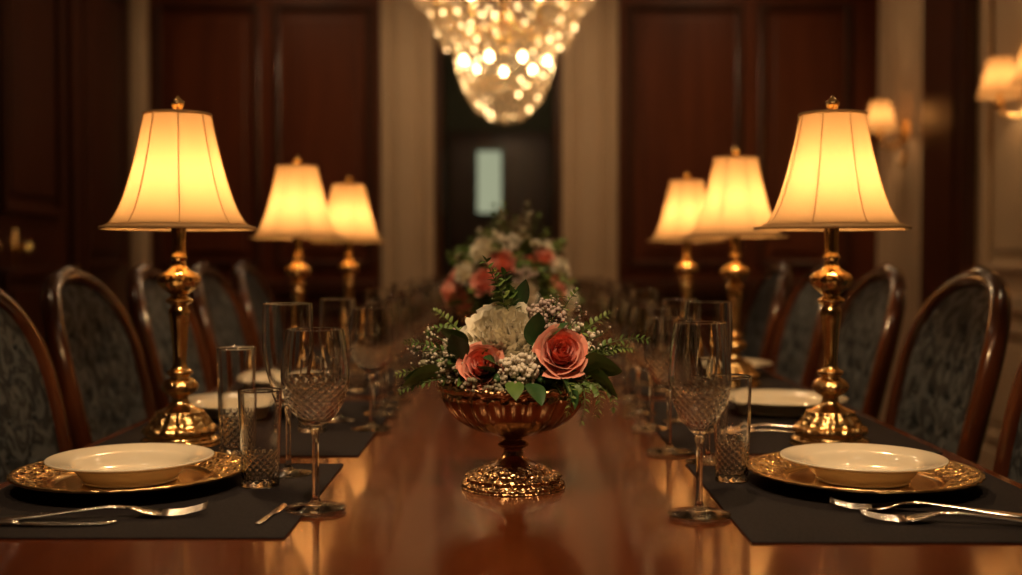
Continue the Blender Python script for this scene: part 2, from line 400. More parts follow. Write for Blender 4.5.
for i, (x, y) in enumerate(lamp_pos):
    e = empty('table_lamp', (x, y, TZ + .003), R.uniform(0, .3) + PI / 16)
    for nme, me in zip(('body', 'shade', 'shade_trim', 'finial_harp'), LB): obj(nme, me, e)
    plight(e, (0, 0, .412), 3.9, (1.0, .64, .30), .018)

# ---------------------------------------------------------------- chairs
def chair_meshes():
    def w(z):
        zc, ht, W = .84, .205, .238
        if z <= zc: return .195 + (W - .195) * math.sin(min(1, (z - .48) / (zc - .48)) * PI / 2)
        q = min(1, (z - zc) / ht); return W * max(0, 1 - q ** 2.3) ** (1 / 2.3)
    def xb(y, z): return -.19 - .13 * max(0, (z - .45) / .6) ** 1.2 - .028 * (1 - (y / .24) ** 2)
    out = []
    for i in range(16):
        z = .50 + (.84 - .50) * i / 16; out.append((w(z), z))
    for i in range(1, 20):
        a = PI / 2 * i / 20
        q = math.sin(a) ** (2 / 2.3); out.append((.238 * math.cos(a) ** (2 / 2.3), .84 + .205 * q))
    full = [(y, z) for y, z in out] + [(0, 1.045)] + [(-y, z) for y, z in reversed(out)]
    A = Acc()
    A.add(*tube_geo([(xb(y, z), y, z) for y, z in full], .021, 10, False, (1.0, 1.0)))
    A.add(*tube_geo([(xb(y, .53), y, .53) for y in [(-.2 + .4 * k / 12) for k in range(13)]], .018, 8))
    A.add(*tube_geo([(xb(y, 1.04) + .004, y, 1.048 + .010 * math.cos(y / .09 * PI / 2)) for y in [(-.09 + .18 * k / 14) for k in range(15)]], [.004 + .011 * math.sin(PI * k / 14) for k in range(15)], 8))
    for s in (-1, 1):
        A.add(*tube_geo([(xb(.19, .52), s * .196, .52), (-.205, s * .195, .42), (-.21, s * .195, .28), (-.24, s * .2, .12), (-.29, s * .205, 0)], [.022, .024, .021, .018, .016], 10))
        v, ff = lathe_geo(smooth_prof([(.026, .44), (.026, .38), (.018, .36), (.024, .345), (.022, .33), (.026, .30), (.020, .18), (.014, .08), (.020, .06), (.017, .03), (.012, 0), (0, 0)]), 20)
        A.add(v, ff, 0, T(.20, s * .205, 0))
    frame = A.mesh('chair_frame', [M_chair])
    A = Acc(); NU, NV = 48, 56
    tufts = []
    for r in range(7):
        for c in range(-3, 4):
            yy = c * .095 + (.0475 if r % 2 else 0); zz = .60 + r * .065
            if abs(yy) < w(zz) - .05 and zz < .99: tufts.append((yy, zz))
    vs = []
    for side in (1, -1):
        for j in range(NV + 1):
            v_ = j / NV; z = .535 + v_ * (1.035 - .535)
            for i in range(NU + 1):
                u = -1 + 2 * i / NU
                y = u * max(.002, w(z) - .008)
                ed = (1 - abs(u) ** 5) * (1 - abs(2 * v_ - 1) ** 8)
                b = .024 * ed if side == 1 else .012 * ed
                if side == 1:
                    for ty, tz in tufts:
                        d2 = (y - ty) ** 2 + (z - tz) ** 2
                        if d2 < .004: b -= .010 * math.exp(-d2 / .00018) + .003 * math.exp(-d2 / .0010)
                vs.append((xb(y, z) + side * (b + .002), y, z))
    fs = []
    N1 = (NV + 1) * (NU + 1)
    for j in range(NV):
        for i in range(NU):
            a = j * (NU + 1) + i
            fs.append((a, a + 1, a + NU + 2, a + NU + 1)); fs.append((N1 + a, N1 + a + NU + 1, N1 + a + NU + 2, N1 + a + 1))
    A.add(vs, fs)
    for ty, tz in tufts: A.add(*sph_geo(.006, 8, 5), 0, T(xb(ty, tz) + .014, ty, tz))
    back = A.mesh('chair_back_upholstery', [M_fabric])
    return frame, back
CF, CB = chair_meshes()
def chair(x, y, rot):
    e = empty('dining_chair', (x, y, 0), rot); e.scale = (1, .88, .968)
    obj('frame', CF, e); obj('tufted_back', CB, e)
    boxes('seat_rail', [((-.21, -.215, .38), (.225, .215, .435))], M_chair, .008, e)
    boxes('seat_cushion', [((-.195, -.222, .436), (.232, .222, .492))], M_fabric, .026, e, 5)
for y in (1.95, 2.46, 2.98, 3.52, 4.06): chair(-.605, y, 0.0)
for y in (1.74, 2.31, 2.88, 3.45, 4.02): chair(.60, y, PI)

# ---------------------------------------------------------------- place mats, plates
def mat_obj(x0, x1, y0, y1):
    o = boxes('placemat', [((x0, y0, TZ + .0003), (x1, y1, TZ + .0025))], M_mat, .001)
MATS = [(-.672, -.247, 1.245, 1.69), (.258, .672, 1.225, 1.69), (-.672, -.235, 1.76, 2.42), (.255, .672, 1.78, 2.42),
        (-.672, -.24, 2.52, 3.1), (.25, .672, 2.52, 3.1), (-.672, -.24, 3.25, 3.85), (.25, .672, 3.25, 3.85)]
for m in MATS: mat_obj(*m)
def plate_meshes():
    R0 = .152
    p = [(0, .001), (.085, .001), (.095, .002), (.115, .009), (.140, .0165), (.150, .019), (R0, .0205), (.1515, .0225), (.148, .0225), (.138, .0195), (.112, .0125), (.102, .0085), (.09, .006), (0, .006)]
    def fn(a, i, r, z): return (r * (1 + (.006 * math.cos(40 * a) if r > .146 else 0)), z + (.0012 * math.cos(40 * a) if .118 < r < .14 and i > 24 else 0))
    A = Acc(); A.add(*lathe_geo(smooth_prof(p, 3), 240, fn)); ch = A.mesh('charger', [M_gold, M_goldrim])
    for q in ch.polygons:
        r = math.hypot(q.center.x, q.center.y)
        if .104 < r < .146: q.material_index = 1
    # wide-rimmed shallow bowl plate
    p = [(0, .0), (.056, .0), (.060, .003), (.066, .009), (.072, .017), (.080, .0225), (.095, .0265), (.1055, .0285), (.108, .0305), (.106, .0318), (.096, .0300), (.083, .0268), (.0765, .0245), (.071, .019), (.064, .011), (.050, .0065), (0, .006)]
    A = Acc(); A.add(*lathe_geo(smooth_prof(p, 3), 96)); pl = A.mesh('dinner_plate', [M_china])
    return ch, pl
CH, PL = plate_meshes()
for i, (x, y) in enumerate([(-.508, 1.53), (.470, 1.53), (-.52, 2.20), (.53, 2.24), (-.50, 2.62), (.55, 2.97)]):
    if i < 2:
        obj('charger_plate', CH, None, (x, y, TZ + .003))
        obj('dinner_plate', PL, None, (x, y, TZ + .0100))
    else:
        obj('dinner_plate', PL, None, (x, y, TZ + .0035), (0, 0, 0), (1.15, 1.15, .95))

# ---------------------------------------------------------------- glassware
def cut(n, k, amp, z0, z1):
    def g(a, z):
        if z < z0 or z > z1: return 0
        e = min(1, (z - z0) / .005, (z1 - z) / .012)
        u = (n * a / (2 * PI) + k * z) % 1.0; v = (n * a / (2 * PI) - k * z) % 1.0
        return -amp * e * max(abs(u - .5) * 2, abs(v - .5) * 2) ** 1.5
    return g
def stem_glass(name, H, rf, rs, zb, bowl, th=.0014, cg=None, seg=144, nb=14):
    outer = [(0, 0), (rf * .9, 0), (rf, .0010), (rf * .97, .0024), (rf * .6, .0042), (rf * .25, .0072), (rs * 1.25, .013), (rs, .022), (rs * .95, zb * .5), (rs, zb * .82), (rs * 1.5, zb - .006)]
    outer = smooth_prof(outer, 3)
    bo = smooth_prof([(r, zb + (H - zb) * t) for t, r in bowl], nb)
    inner = [(max(0, r - th), z) for r, z in reversed(bo) if z > zb + .008]
    n_o = len(outer) + len(bo)
    prof = outer + bo + [(bo[-1][0] - th * .5, H + .0006)] + inner + [(0, zb + .0075)]
    def fn(a, i, r, z):
        if cg and i < n_o and i > len(outer): return (r + cg(a, z), z)
        return (r, z)
    A = Acc(); A.add(*lathe_geo(prof, seg, fn)); return A.mesh(name, [M_glass])
G_goblet = stem_glass('cut_goblet', .218, .037, .0042, .102, [(0, .008), (.04, .017), (.14, .0285), (.3, .0375), (.5, .0412), (.75, .039), (1, .0345)], th=.0022, cg=cut(20, 105, .0013, .108, .160), seg=240, nb=20)
G_tall = stem_glass('tall_wine', .243, .034, .0038, .098, [(0, .006), (.05, .013), (.2, .0245), (.4, .0325), (.6, .0360), (.85, .0355), (1, .0345)])
G_flute = stem_glass('cut_flute', .228, .037, .0040, .096, [(0, .007), (.05, .014), (.15, .024), (.32, .0335), (.5, .0368), (.75, .0345), (1, .0305)], th=.0022, cg=cut(20, 100, .0013, .102, .160), seg=240, nb=20)
def tumbler(name, H, rb, rt, cg):
    th = .0024
    bo = smooth_prof([(rb * .96, .0008), (rb, .003), (rb + (rt - rb) * .25, H * .25), (rb + (rt - rb) * .5, H * .5), (rt, H)], 20)
    inner = [(r - th, z) for r, z in reversed(bo) if z > .010]
    prof = [(0, 0), (rb * .85, 0)] + bo + [(rt - th / 2, H + .0006)] + inner + [(rb * .6, .0085), (0, .008)]
    nb = len(bo) + 2
    A = Acc(); A.add(*lathe_geo(prof, 192, lambda a, i, r, z: ((r + cg(a, z)) if 2 < i < nb else r, z))); return A.mesh(name, [M_glass])
G_tumb = tumbler('cut_tumbler', .128, .025, .029, cut(16, 110, .0018, .004, .05))
G_tumb2 = tumbler('cut_tumbler_tall', .143, .0225, .0265, cut(14, 110, .0018, .004, .06))
zt = TZ + .0002; zm = TZ + .0028
def g(name, me, x, y, z=None, s=1):
    inm = any(a - .037 < x < b + .037 and c - .037 < y < d + .037 for a, b, c, d in MATS)
    obj(name, me, None, (x, y, (zm if inm else zt)), (0, 0, R.uniform(0, 6)), (s, s, s))
g('wine_goblet', G_goblet, -.2365, 1.385)
g('tall_wine_glass', G_tall, -.312, 1.605, s=.985)
g('water_tumbler', G_tumb, -.334, 1.525)
g('water_tumbler', G_tumb2, -.425, 1.775, s=1.15)
g('wine_goblet', G_flute, .2225, 1.352)
g('water_tumbler', G_tumb2, .301, 1.56)
g('tall_wine_glass', G_tall, .292, 1.70, s=.98)
g('wine_goblet', G_goblet, .247, 1.79, s=.96)
for cy in (2.03, 2.62, 3.22, 3.85, 4.35):
    for s in (-1, 1):
        g('wine_goblet', G_goblet, s * R.uniform(.245, .25), cy + R.uniform(-.01, .01), s=.98)
        g('tall_wine_glass', G_tall, s * R.uniform(.31, .32), cy + .09 + R.uniform(-.01, .01), s=.93)
        g('wine_goblet', G_flute, s * R.uniform(.24, .25), cy + .19 + R.uniform(-.01, .01), s=.95)
        g('tall_wine_glass', G_tall, s * R.uniform(.25, .26), cy + .30 + R.uniform(-.01, .01), s=.9)
        g('wine_goblet', G_goblet, s * R.uniform(.24, .25), cy + .41, s=.90)
        g('water_tumbler', G_tumb, s * R.uniform(.345, .35), cy - .03)

# ---------------------------------------------------------------- cutlery
def strip(A, pts, y0=0, th=.0011, cup=0):
    nn = 8; vs = []; fs = []
    for p in pts:
        s, w, z = p[:3]; yo = p[3] if len(p) > 3 else 0
        cw = cup * (w / .02) ** 2 if cup else 0
        for k in range(nn):
            c = -1 + 2 * k / (nn - 1)
            vs.append((s, y0 + yo + c * w, z + th * math.sqrt(max(0, 1 - c * c * .9)) + cw * c * c))
        for k in range(nn):
            c = 1 - 2 * k / (nn - 1)
            vs.append((s, y0 + yo + c * w, z - th * math.sqrt(max(0, 1 - c * c * .9)) + cw * c * c))
    m = 2 * nn
    for i in range(len(pts) - 1):
        for k in range(m):
            k2 = (k + 1) % m
            fs.append((i * m + k, (i + 1) * m + k, (i + 1) * m + k2, i * m + k2))
    fs.append(tuple(range(m))); fs.append(tuple((len(pts) - 1) * m + k for k in range(m))[::-1])
    A.add(vs, fs)
def handle(L0, L1):
    return [(L0, .002, .003), (L0 + .004, .0085, .0032), (L0 + .02, .0098, .0035), (L0 + .045, .0075, .005), (L0 + .08, .0042, .008), (L1 - .02, .0032, .0105), (L1, .0042, .009)]
A = Acc()
sp = handle(0, .135)
strip(A, sp, th=.0016)
bw = []
for k in range(15):
    t = k / 14; bw.append((.133 + .066 * t, max(.0012, .0205 * math.sin(PI * (.06 + .94 * t) ** .9) ** .6 if t < 1 else .001), .0095 - .0085 * math.sin(PI * min(1, t * 1.05)) - .002 * t))
strip(A, bw, th=.0009, cup=.008)
SPOON = A.mesh('spoon', [M_silver])
A = Acc(); strip(A, handle(0, .130), th=.0016)
strip(A, [(.126, .0044, .0098), (.134, .0085, .0085), (.142, .0126, .0060), (.152, .0148, .0042), (.160, .0150, .0034)], th=.0012)
for c in (-1.5, -.5, .5, 1.5):
    strip(A, [(.156, .0029, .0036, 0), (.168, .0026, .0026), (.182, .0023, .0032), (.196, .0018, .0060), (.203, .0007, .008)], y0=c * .0080, th=.0010)
FORK = A.mesh('fork', [M_silver])
A = Acc()
strip(A, [(0, .003, .003), (.003, .0075, .003), (.02, .0085, .003), (.06, .0065, .0035), (.095, .005, .0035), (.10, .006, .003)], th=.0026)
strip(A, [(.10, .006, .003), (.108, .0095, .0028), (.14, .0105, .0024), (.18, .0100, .0024, .0005), (.205, .0070, .0024, .003), (.215, .001, .0024, .008)], th=.0007)
KNIFE = A.mesh('knife', [M_silver])
def cut_l(name, me, x, y, ang, s=1, z=zm): obj(name, me, None, (x, y, z), (0, 0, math.radians(ang)), (s, s, s))
cut_l('fork', FORK, -.600, 1.312, 11.0, 1.20)
cut_l('table_knife', KNIFE, -.655, 1.295, 2.0, .95)
cut_l('butter_knife', KNIFE, -.288, 1.300, 84, .52)
cut_l('fork', FORK, .612, 1.328, 164, 1.15)
cut_l('fork', FORK, .635, 1.285, 169.5, 1.15)
cut_l('spoon', SPOON, .56, 1.93, 178, 1.1)
cut_l('fork', FORK, .57, 1.98, 172, 1.1)

# ---------------------------------------------------------------- flowers
def petal(A, M, R0, H, phi, wrap, curl, ruffle=0.0, mi=0, nu=8, nv=8, seed=0):
    vs = []; fs = []
    for j in range(nv + 1):
        v = j / nv
        prof = math.sin(PI * (.08 + .60 * v)) ** .7
        rr0 = R0 * (.22 + .78 * math.sin(min(1, v * 1.25) * PI / 2))
        for i in range(nu + 1):
            u = -1 + 2 * i / nu
            tipdrop = 1 - .16 * abs(u) ** 2.5 * v
            a = phi + u * wrap * (.45 + .55 * prof)
            r = rr0 + curl * max(0, v - .55) ** 1.6 * 2.2 - R0 * .10 * (1 - abs(u)) * v + R0 * .05 * abs(u)
            z = H * v * tipdrop - curl * .9 * max(0, v - .8)
            if ruffle:
                r += ruffle * v * math.sin(u * 7 + seed * 1.7); z += ruffle * v * v * math.cos(u * 9 + seed * 2.3)
            vs.append((r * math.cos(a), r * math.sin(a), z))
    for j in range(nv):
        for i in range(nu):
            a = j * (nu + 1) + i; fs.append((a, a + 1, a + nu + 2, a + nu + 1))
    A.add(vs, fs, mi, M)
def orient(loc, direction, roll=0):
    d = Vector(direction).normalized(); q = d.to_track_quat('Z', 'Y')
    return T(*loc) @ q.to_matrix().to_4x4() @ Matrix.Rotation(roll, 4, 'Z')
def rose(A, loc, d, rad, m_in=0, m_out=1, n=26, seed=1):
    rr = random.Random(seed); M = orient(loc, d, rr.uniform(0, 6)) @ T(0, 0, -rad * .75)
    A.add(*sph_geo(rad * .45, 10, 6), m_in, M @ T(0, 0, rad * .45))
    for k in range(n):
        t = k / (n - 1)
        R0 = rad * (.09 + .78 * t ** 1.05); H = rad * (1.32 - .42 * t ** 1.5) * rr.uniform(.95, 1.03)
        wrap = 1.35 - .55 * t
        petal(A, M, R0, H, k * 2.39996, wrap, rad * (.03 + .42 * t * t), rad * .012, m_out if t > .62 else m_in, seed=k)
def peony(A, loc, d, rad, mi=0, n=60, seed=1):
    rr = random.Random(seed); M = orient(loc, d, rr.uniform(0, 6)) @ T(0, 0, -rad * .7)
    A.add(*sph_geo(rad * .5, 10, 6), mi, M @ T(0, 0, rad * .4))
    for k in range(n):
        t = k / (n - 1)
        petal(A, M, rad * (.06 + .84 * t ** .8), rad * (1.25 - .55 * t ** 1.4) * rr.uniform(.86, 1.08), k * 2.39996 + rr.uniform(-.3, .3), .75 - .2 * t, rad * (.05 + .30 * t * t), rad * .05, mi, nu=10, seed=rr.uniform(0, 9))
def leaf(A, M, L, W, droop, mi, fold=.25):
    nv, nu = 8, 4; vs = []; fs = []
    for j in range(nv + 1):
        v = j / nv; w = W * max(.02, math.sin(PI * v ** .85) ** .8) if v < 1 else W * .02
        for i in range(nu + 1):
            u = -1 + 2 * i / nu
            vs.append((u * w, L * v, -droop * L * v * v + abs(u) * w * fold))
    for j in range(nv):
        for i in range(nu):
            a = j * (nu + 1) + i; fs.append((a, a + 1, a + nu + 2, a + nu + 1))
    A.add(vs, fs, mi, M)
def leaf_dir(A, loc, d, L, W, droop, mi, roll=0):
    d = Vector(d).normalized(); q = d.to_track_quat('Y', 'Z')
    leaf(A, T(*loc) @ q.to_matrix().to_4x4() @ Matrix.Rotation(roll, 4, 'Y'), L, W, droop, mi)
def bez(p0, p1, p2, n):
    p0, p1, p2 = map(Vector, (p0, p1, p2))
    return [(1 - t) ** 2 * p0 + 2 * t * (1 - t) * p1 + t * t * p2 for t in [i / n for i in range(n + 1)]]
def sprig(A, p0, p1, p2, n, L, W, mleaf, mstem, rr, both=True, tip=True):
    pts = bez(p0, p1, p2, n)
    A.add(*tube_geo(pts, [.0011 * (1 - .6 * i / n) for i in range(n + 1)], 5), mstem)
    for i in range(2, n + 1):
        t = (pts[i] - pts[i - 1]).normalized(); s = t.cross(Vector((rr.uniform(-.3, .3), -1, rr.uniform(.0, .6)))).normalized()
        k = 1 - .5 * i / n
        for sg in ((1, -1) if both else (1 if i % 2 else -1,)):
            leaf_dir(A, pts[i], t * .7 + s * sg + Vector((0, rr.uniform(-.3, .3), rr.uniform(-.2, .3))), L * k * rr.uniform(.8, 1.1), W * k, .2, mleaf, rr.uniform(-.6, .6))
    if tip: leaf_dir(A, pts[-1], pts[-1] - pts[-2], L * .6, W * .6, .1, mleaf)
def breath(A, p0, p2, n, rr, mi=7):
    p0 = Vector(p0); p2 = Vector(p2); pts = bez(p0, (p0 + p2) / 2 + Vector((0, 0, .015)), p2, 8)
    A.add(*tube_geo(pts, .0006, 4), 6)
    b = sph_geo(1, 6, 4)
    for k in range(n):
        base = pts[rr.randint(4, 8)]; q = base + Vector((rr.uniform(-1, 1), rr.uniform(-1, 1), rr.uniform(-.4, 1))) * .012
        A.add(*tube_geo([base, q], .0004, 3), 6)
        s = rr.uniform(.0012, .0021); A.add(b[0], b[1], mi, T(*q) @ Matrix.Diagonal((s, s, s, 1)))
def filler(A, c, rx, ry, rz, n, size, mi, ms, rr, root):
    c = Vector(c)
    ico = sph_geo(1, 6, 4)
    for k in range(n):
        while True:
            p = Vector((rr.uniform(-1, 1), rr.uniform(-1, 1), rr.uniform(-1, 1)))
            if .35 < p.length < 1: break
        q = c + Vector((p.x * rx, p.y * ry, p.z * rz))
        s = size * rr.uniform(.6, 1.25)
        A.add(ico[0], ico[1], mi, T(*q) @ Euler((rr.uniform(0, 3), rr.uniform(0, 3), 0)).to_matrix().to_4x4() @ Matrix.Diagonal((s, s, s * 1.3, 1)))
        if k % 4 == 0:
            A.add(*tube_geo(bez(root, (c + Vector(root)) / 2 + p * .01, q, 4), .0006, 4), ms)

FM = [M_rose, M_rose2, M_peony, M_leaf, M_leafd, M_leafl, M_stem, M_white, M_mauve, M_sage]
def bowl_meshes():
    prof = [(0, 0), (.064, 0), (.068, .002), (.068, .006), (.063, .009), (.0625, .012), (.064, .014), (.060, .017), (.052, .020), (.046, .024), (.036, .029), (.024, .034), (.016, .040), (.0125, .047), (.013, .051),
            (.019, .054), (.021, .057), (.018, .060), (.013, .062), (.0125, .065), (.020, .068), (.034, .072), (.055, .080), (.072, .091), (.084, .104), (.091, .117), (.094, .126), (.0955, .130), (.100, .133), (.102, .136), (.1005, .139), (.096, .139), (.092, .134), (.088, .118), (.07, .095), (.04, .08), (0, .076)]
    def fn(a, i, r, z):
        if i < 30 * 3 and .066 < z < .131: r *= 1 + .05 * min(1, (z - .066) / .01, (.131 - z) / .006) * abs(math.cos(a * 12)) 
        if z < .026 and r > .03 and z > .009: r *= 1 + .03 * math.cos(a * 24)
        if r > .095 and z > .131: z += .0012 * math.cos(a * 36)
        if z < .009: r *= 1 + .012 * math.cos(a * 36)
        return r, z
    A = Acc(); A.add(*lathe_geo(smooth_prof(prof, 3), 192, fn)); me = A.mesh('compote_bowl', [M_bronze, M_bronze_orn])
    for p in me.polygons:
        if p.center.z < .030 or p.center.z > .122: p.material_index = 1
    return me
BOWL = bowl_meshes()
CY = 1.535
e = empty('floral_centerpiece', (.003, CY, TZ + .0003))
obj('compote_bowl', BOWL, e)
rr = random.Random(3)
A = Acc(); rose(A, (-.040, -.068, .168), (-.15, -1, .50), .031, 0, 1, 26, 4); obj('rose_1', A.mesh('rose_1', FM), e)
A = Acc(); rose(A, (.062, -.068, .186), (.12, -1, .42), .034, 0, 1, 28, 9); obj('rose_2', A.mesh('rose_2', FM), e)
A = Acc(); peony(A, (-.012, -.036, .205), (-.1, -.9, .7), .054, 2, 74, 2); obj('peony_1', A.mesh('peony_1', FM), e)
A = Acc(); peony(A, (-.050, .02, .190), (-.6, -.2, .8), .038, 2, 50, 5); peony(A, (.03, .05, .19), (.3, .4, .8), .04, 2, 50, 6); rose(A, (-.03, .075, .175), (-.3, 1, .5), .032, 0, 1, 26, 14); obj('peony_2', A.mesh('peony_2', FM), e)
A = Acc()
root = (0, 0, .11)
filler(A, (.008, -.080, .165), .028, .016, .020, 150, .0032, 7, 6, rr, root)
filler(A, (.042, -.025, .222), .028, .03, .030, 200, .0030, 8, 6, rr, root)
filler(A, (.045, -.01, .218), .032, .03, .030, 70, .0026, 9, 6, rr, root)
filler(A, (-.085, -.03, .168), .036, .03, .024, 190, .0030, 9, 6, rr, root)
filler(A, (-.080, -.045, .166), .034, .02, .024, 80, .0022, 7, 6, rr, root)
filler(A, (-.02, -.085, .145), .05, .014, .012, 90, .0028, 9, 6, rr, root)
filler(A, (.10, -.03, .16), .02, .03, .02, 80, .003, 8, 6, rr, root)
filler(A, (.085, .04, .19), .03, .03, .03, 90, .003, 7, 6, rr, root)
filler(A, (-.07, .05, .18), .03, .03, .03, 90, .003, 8, 6, rr, root)
filler(A, (0, 0, .150), .085, .085, .018, 260, .006, 4, 6, rr, root)
for p2 in [(-.125, -.04, .185), (-.11, -.03, .205), (-.13, -.06, .155), (.115, -.04, .205), (.09, -.03, .235), (.06, -.02, .255), (.13, -.05, .18)]:
    breath(A, (p2[0] * .5, -.02, .16), p2, 16, rr, rr.choice([9, 7, 8]))
obj('filler_blossom', A.mesh('filler_blossom', FM), e)
A = Acc()
for loc, d, L, W, dr, mi, ro in [
    ((.028, -.055, .19), (.05, -.25, 1), .050, .016, .1, 4, .2), ((.035, -.05, .19), (.6, -.3, .8), .05, .016, .2, 4, .6), ((.085, -.06, .165), (1, -.5, .12), .062, .021, .2, 3, -.9),
    ((.09, -.05, .158), (1, -.5, -.35), .060, .020, .3, 3, -.8), ((.06, -.08, .155), (.6, -.8, -.6), .05, .016, .3, 4, -.5), ((-.065, -.06, .175), (-.3, -.4, 1), .042, .014, .2, 4, .4),
    ((-.06, -.05, .19), (-.7, -.3, .7), .045, .015, .2, 3, .5), ((-.09, -.05, .155), (-1, -.4, .0), .06, .018, .3, 3, .9), ((-.10, -.04, .15), (-1, -.5, .25), .05, .015, .3, 4, .9),
    ((.10, -.02, .17), (1, -.1, .5), .055, .018, .2, 4, -.5), ((.005, 0, .225), (-.25, -.1, 1), .052, .011, .15, 3, 1.0), ((.01, 0, .235), (.1, -.2, 1), .045, .013, .1, 4, .1),
    ((0, -.09, .15), (.1, -1, -.3), .035, .012, .3, 3, 0), ((.02, -.09, .148), (.5, -1, -.4), .04, .013, .3, 4, 0)]:
    leaf_dir(A, loc, d, L, W, dr, mi, ro)
for k in range(54):
    a = rr.uniform(0, 2 * PI); r = rr.uniform(.05, .085); z = rr.uniform(.14, .175)
    leaf_dir(A, (r * math.cos(a), r * math.sin(a), z), (math.cos(a), math.sin(a), rr.uniform(-.3, .9)), rr.uniform(.024, .045), rr.uniform(.007, .012), rr.uniform(.1, .5), rr.choice([3, 4, 3, 3, 5]), rr.uniform(-1, 1))
obj('leaves', A.mesh('leaves', FM), e)
A = Acc()
S = [((-.0, -.02, .20), (-.015, -.02, .26), (-.035, -.03, .300), 11, .019, .0062, 3), ((.005, -.01, .2), (-.005, -.01, .25), (-.012, -.02, .283), 9, .021, .007, 3), ((.0, -.02, .22), (-.02, -.03, .27), (-.025, -.03, .285), 8, .018, .006, 5),
     ((.05, 0, .2), (.07, 0, .25), (.085, -.01, .262), 9, .014, .004, 5), ((.06, -.02, .18), (.10, -.03, .22), (.125, -.03, .232), 10, .014, .004, 5),
     ((.08, -.03, .165), (.13, -.05, .21), (.172, -.05, .200), 13, .013, .0036, 3), ((.08, -.03, .165), (.13, -.05, .195), (.155, -.05, .188), 12, .013, .0036, 5),
     ((.08, -.05, .15), (.12, -.09, .15), (.105, -.09, .108), 12, .014, .0036, 3), ((.07, -.05, .15), (.10, -.10, .15), (.085, -.10, .102), 12, .014, .0036, 3), ((.09, -.04, .15), (.13, -.07, .15), (.128, -.07, .115), 10, .014, .0036, 5),
     ((.06, -.06, .15), (.08, -.11, .15), (.068, -.11, .115), 10, .013, .0036, 5),
     ((-.06, -.03, .165), (-.11, -.05, .20), (-.138, -.05, .197), 12, .013, .0036, 3), ((-.07, -.03, .155), (-.12, -.05, .165), (-.150, -.05, .155), 12, .012, .0036, 5), ((-.07, -.04, .15), (-.12, -.07, .15), (-.145, -.06, .135), 10, .012, .0034, 3),
     ((-.05, 0, .18), (-.09, 0, .23), (-.105, 0, .235), 10, .013, .004, 5), ((-.05, .05, .18), (-.09, .08, .22), (-.12, .1, .20), 10, .014, .004, 3), ((.05, .05, .18), (.09, .08, .22), (.12, .1, .20), 10, .014, .004, 3)]
for p0, p1, p2, n, L, W, mi in S: sprig(A, p0, p1, p2, n, L, W, mi, 6, rr)
obj('foliage_sprigs', A.mesh('foliage_sprigs', FM), e)

def arrangement(y, sc_, seed, x=0, name='floral_centerpiece'):
    e = empty(name, (x, y, TZ + .0003)); q = random.Random(seed)
    obj('compote_bowl', BOWL, e, scale=(1.25, 1.25, 1.25))
    A = Acc()
    c0 = Vector((0, 0, .20))
    n = 26
    for k in range(n):
        zf = (k + .5) / n; el = math.asin(min(1, zf * .98)); a = k * 2.4 + q.uniform(-.2, .2)
        d = Vector((math.cos(a) * math.cos(el), math.sin(a) * math.cos(el), math.sin(el)))
        p = c0 + Vector((d.x * .145, d.y * .13, d.z * .150)) * sc_
        kind = q.random()
        if kind < .36: rose(A, p, d, q.uniform(.030, .038), 1, 1, 20, k + seed)
        elif kind < .88: peony(A, p, d, q.uniform(.034, .044), 2, 34, k + seed)
        else: filler(A, p, .033, .033, .03, 50, .0045, q.choice([7, 8, 9]), 6, q, (0, 0, .15))
    obj('blooms', A.mesh('blooms', FM), e)
    A = Acc()
    filler(A, (0, 0, .21), .10 * sc_, .10 * sc_, .09 * sc_, 260, .012, 3, 6, q, (0, 0, .15))
    for k in range(34):
        a = k * 2.4 + q.uniform(-.2, .2); el = q.uniform(.0, 1.5)
        d = Vector((math.cos(a) * math.cos(el), math.sin(a) * math.cos(el), math.sin(el)))
        p0 = c0 + d * .10; p2 = c0 + Vector((d.x * q.uniform(.17, .185), d.y * .17, d.z * q.uniform(.18, .26) - .02)) * sc_; p1 = (p0 + p2) / 2 + Vector((0, 0, .03))
        sprig(A, p0, p1, p2, 9, .026, .009, q.choice([3, 5, 5, 9]), 6, q)
    for k in range(60):
        a = q.uniform(0, 2 * PI); el = q.uniform(-.2, 1.4)
        d = Vector((math.cos(a) * math.cos(el), math.sin(a) * math.cos(el), math.sin(el)))
        leaf_dir(A, c0 + d * .115 * sc_, d + Vector((q.uniform(-.3, .3), q.uniform(-.3, .3), q.uniform(0, .5))), q.uniform(.035, .05), q.uniform(.010, .016), .3, q.choice([3, 5, 5]), q.uniform(-1, 1))
    obj('foliage', A.mesh('foliage', FM), e)
arrangement(2.80, 1.03, 21, -.005)
arrangement(3.60, 1.0, 33, 0.0)

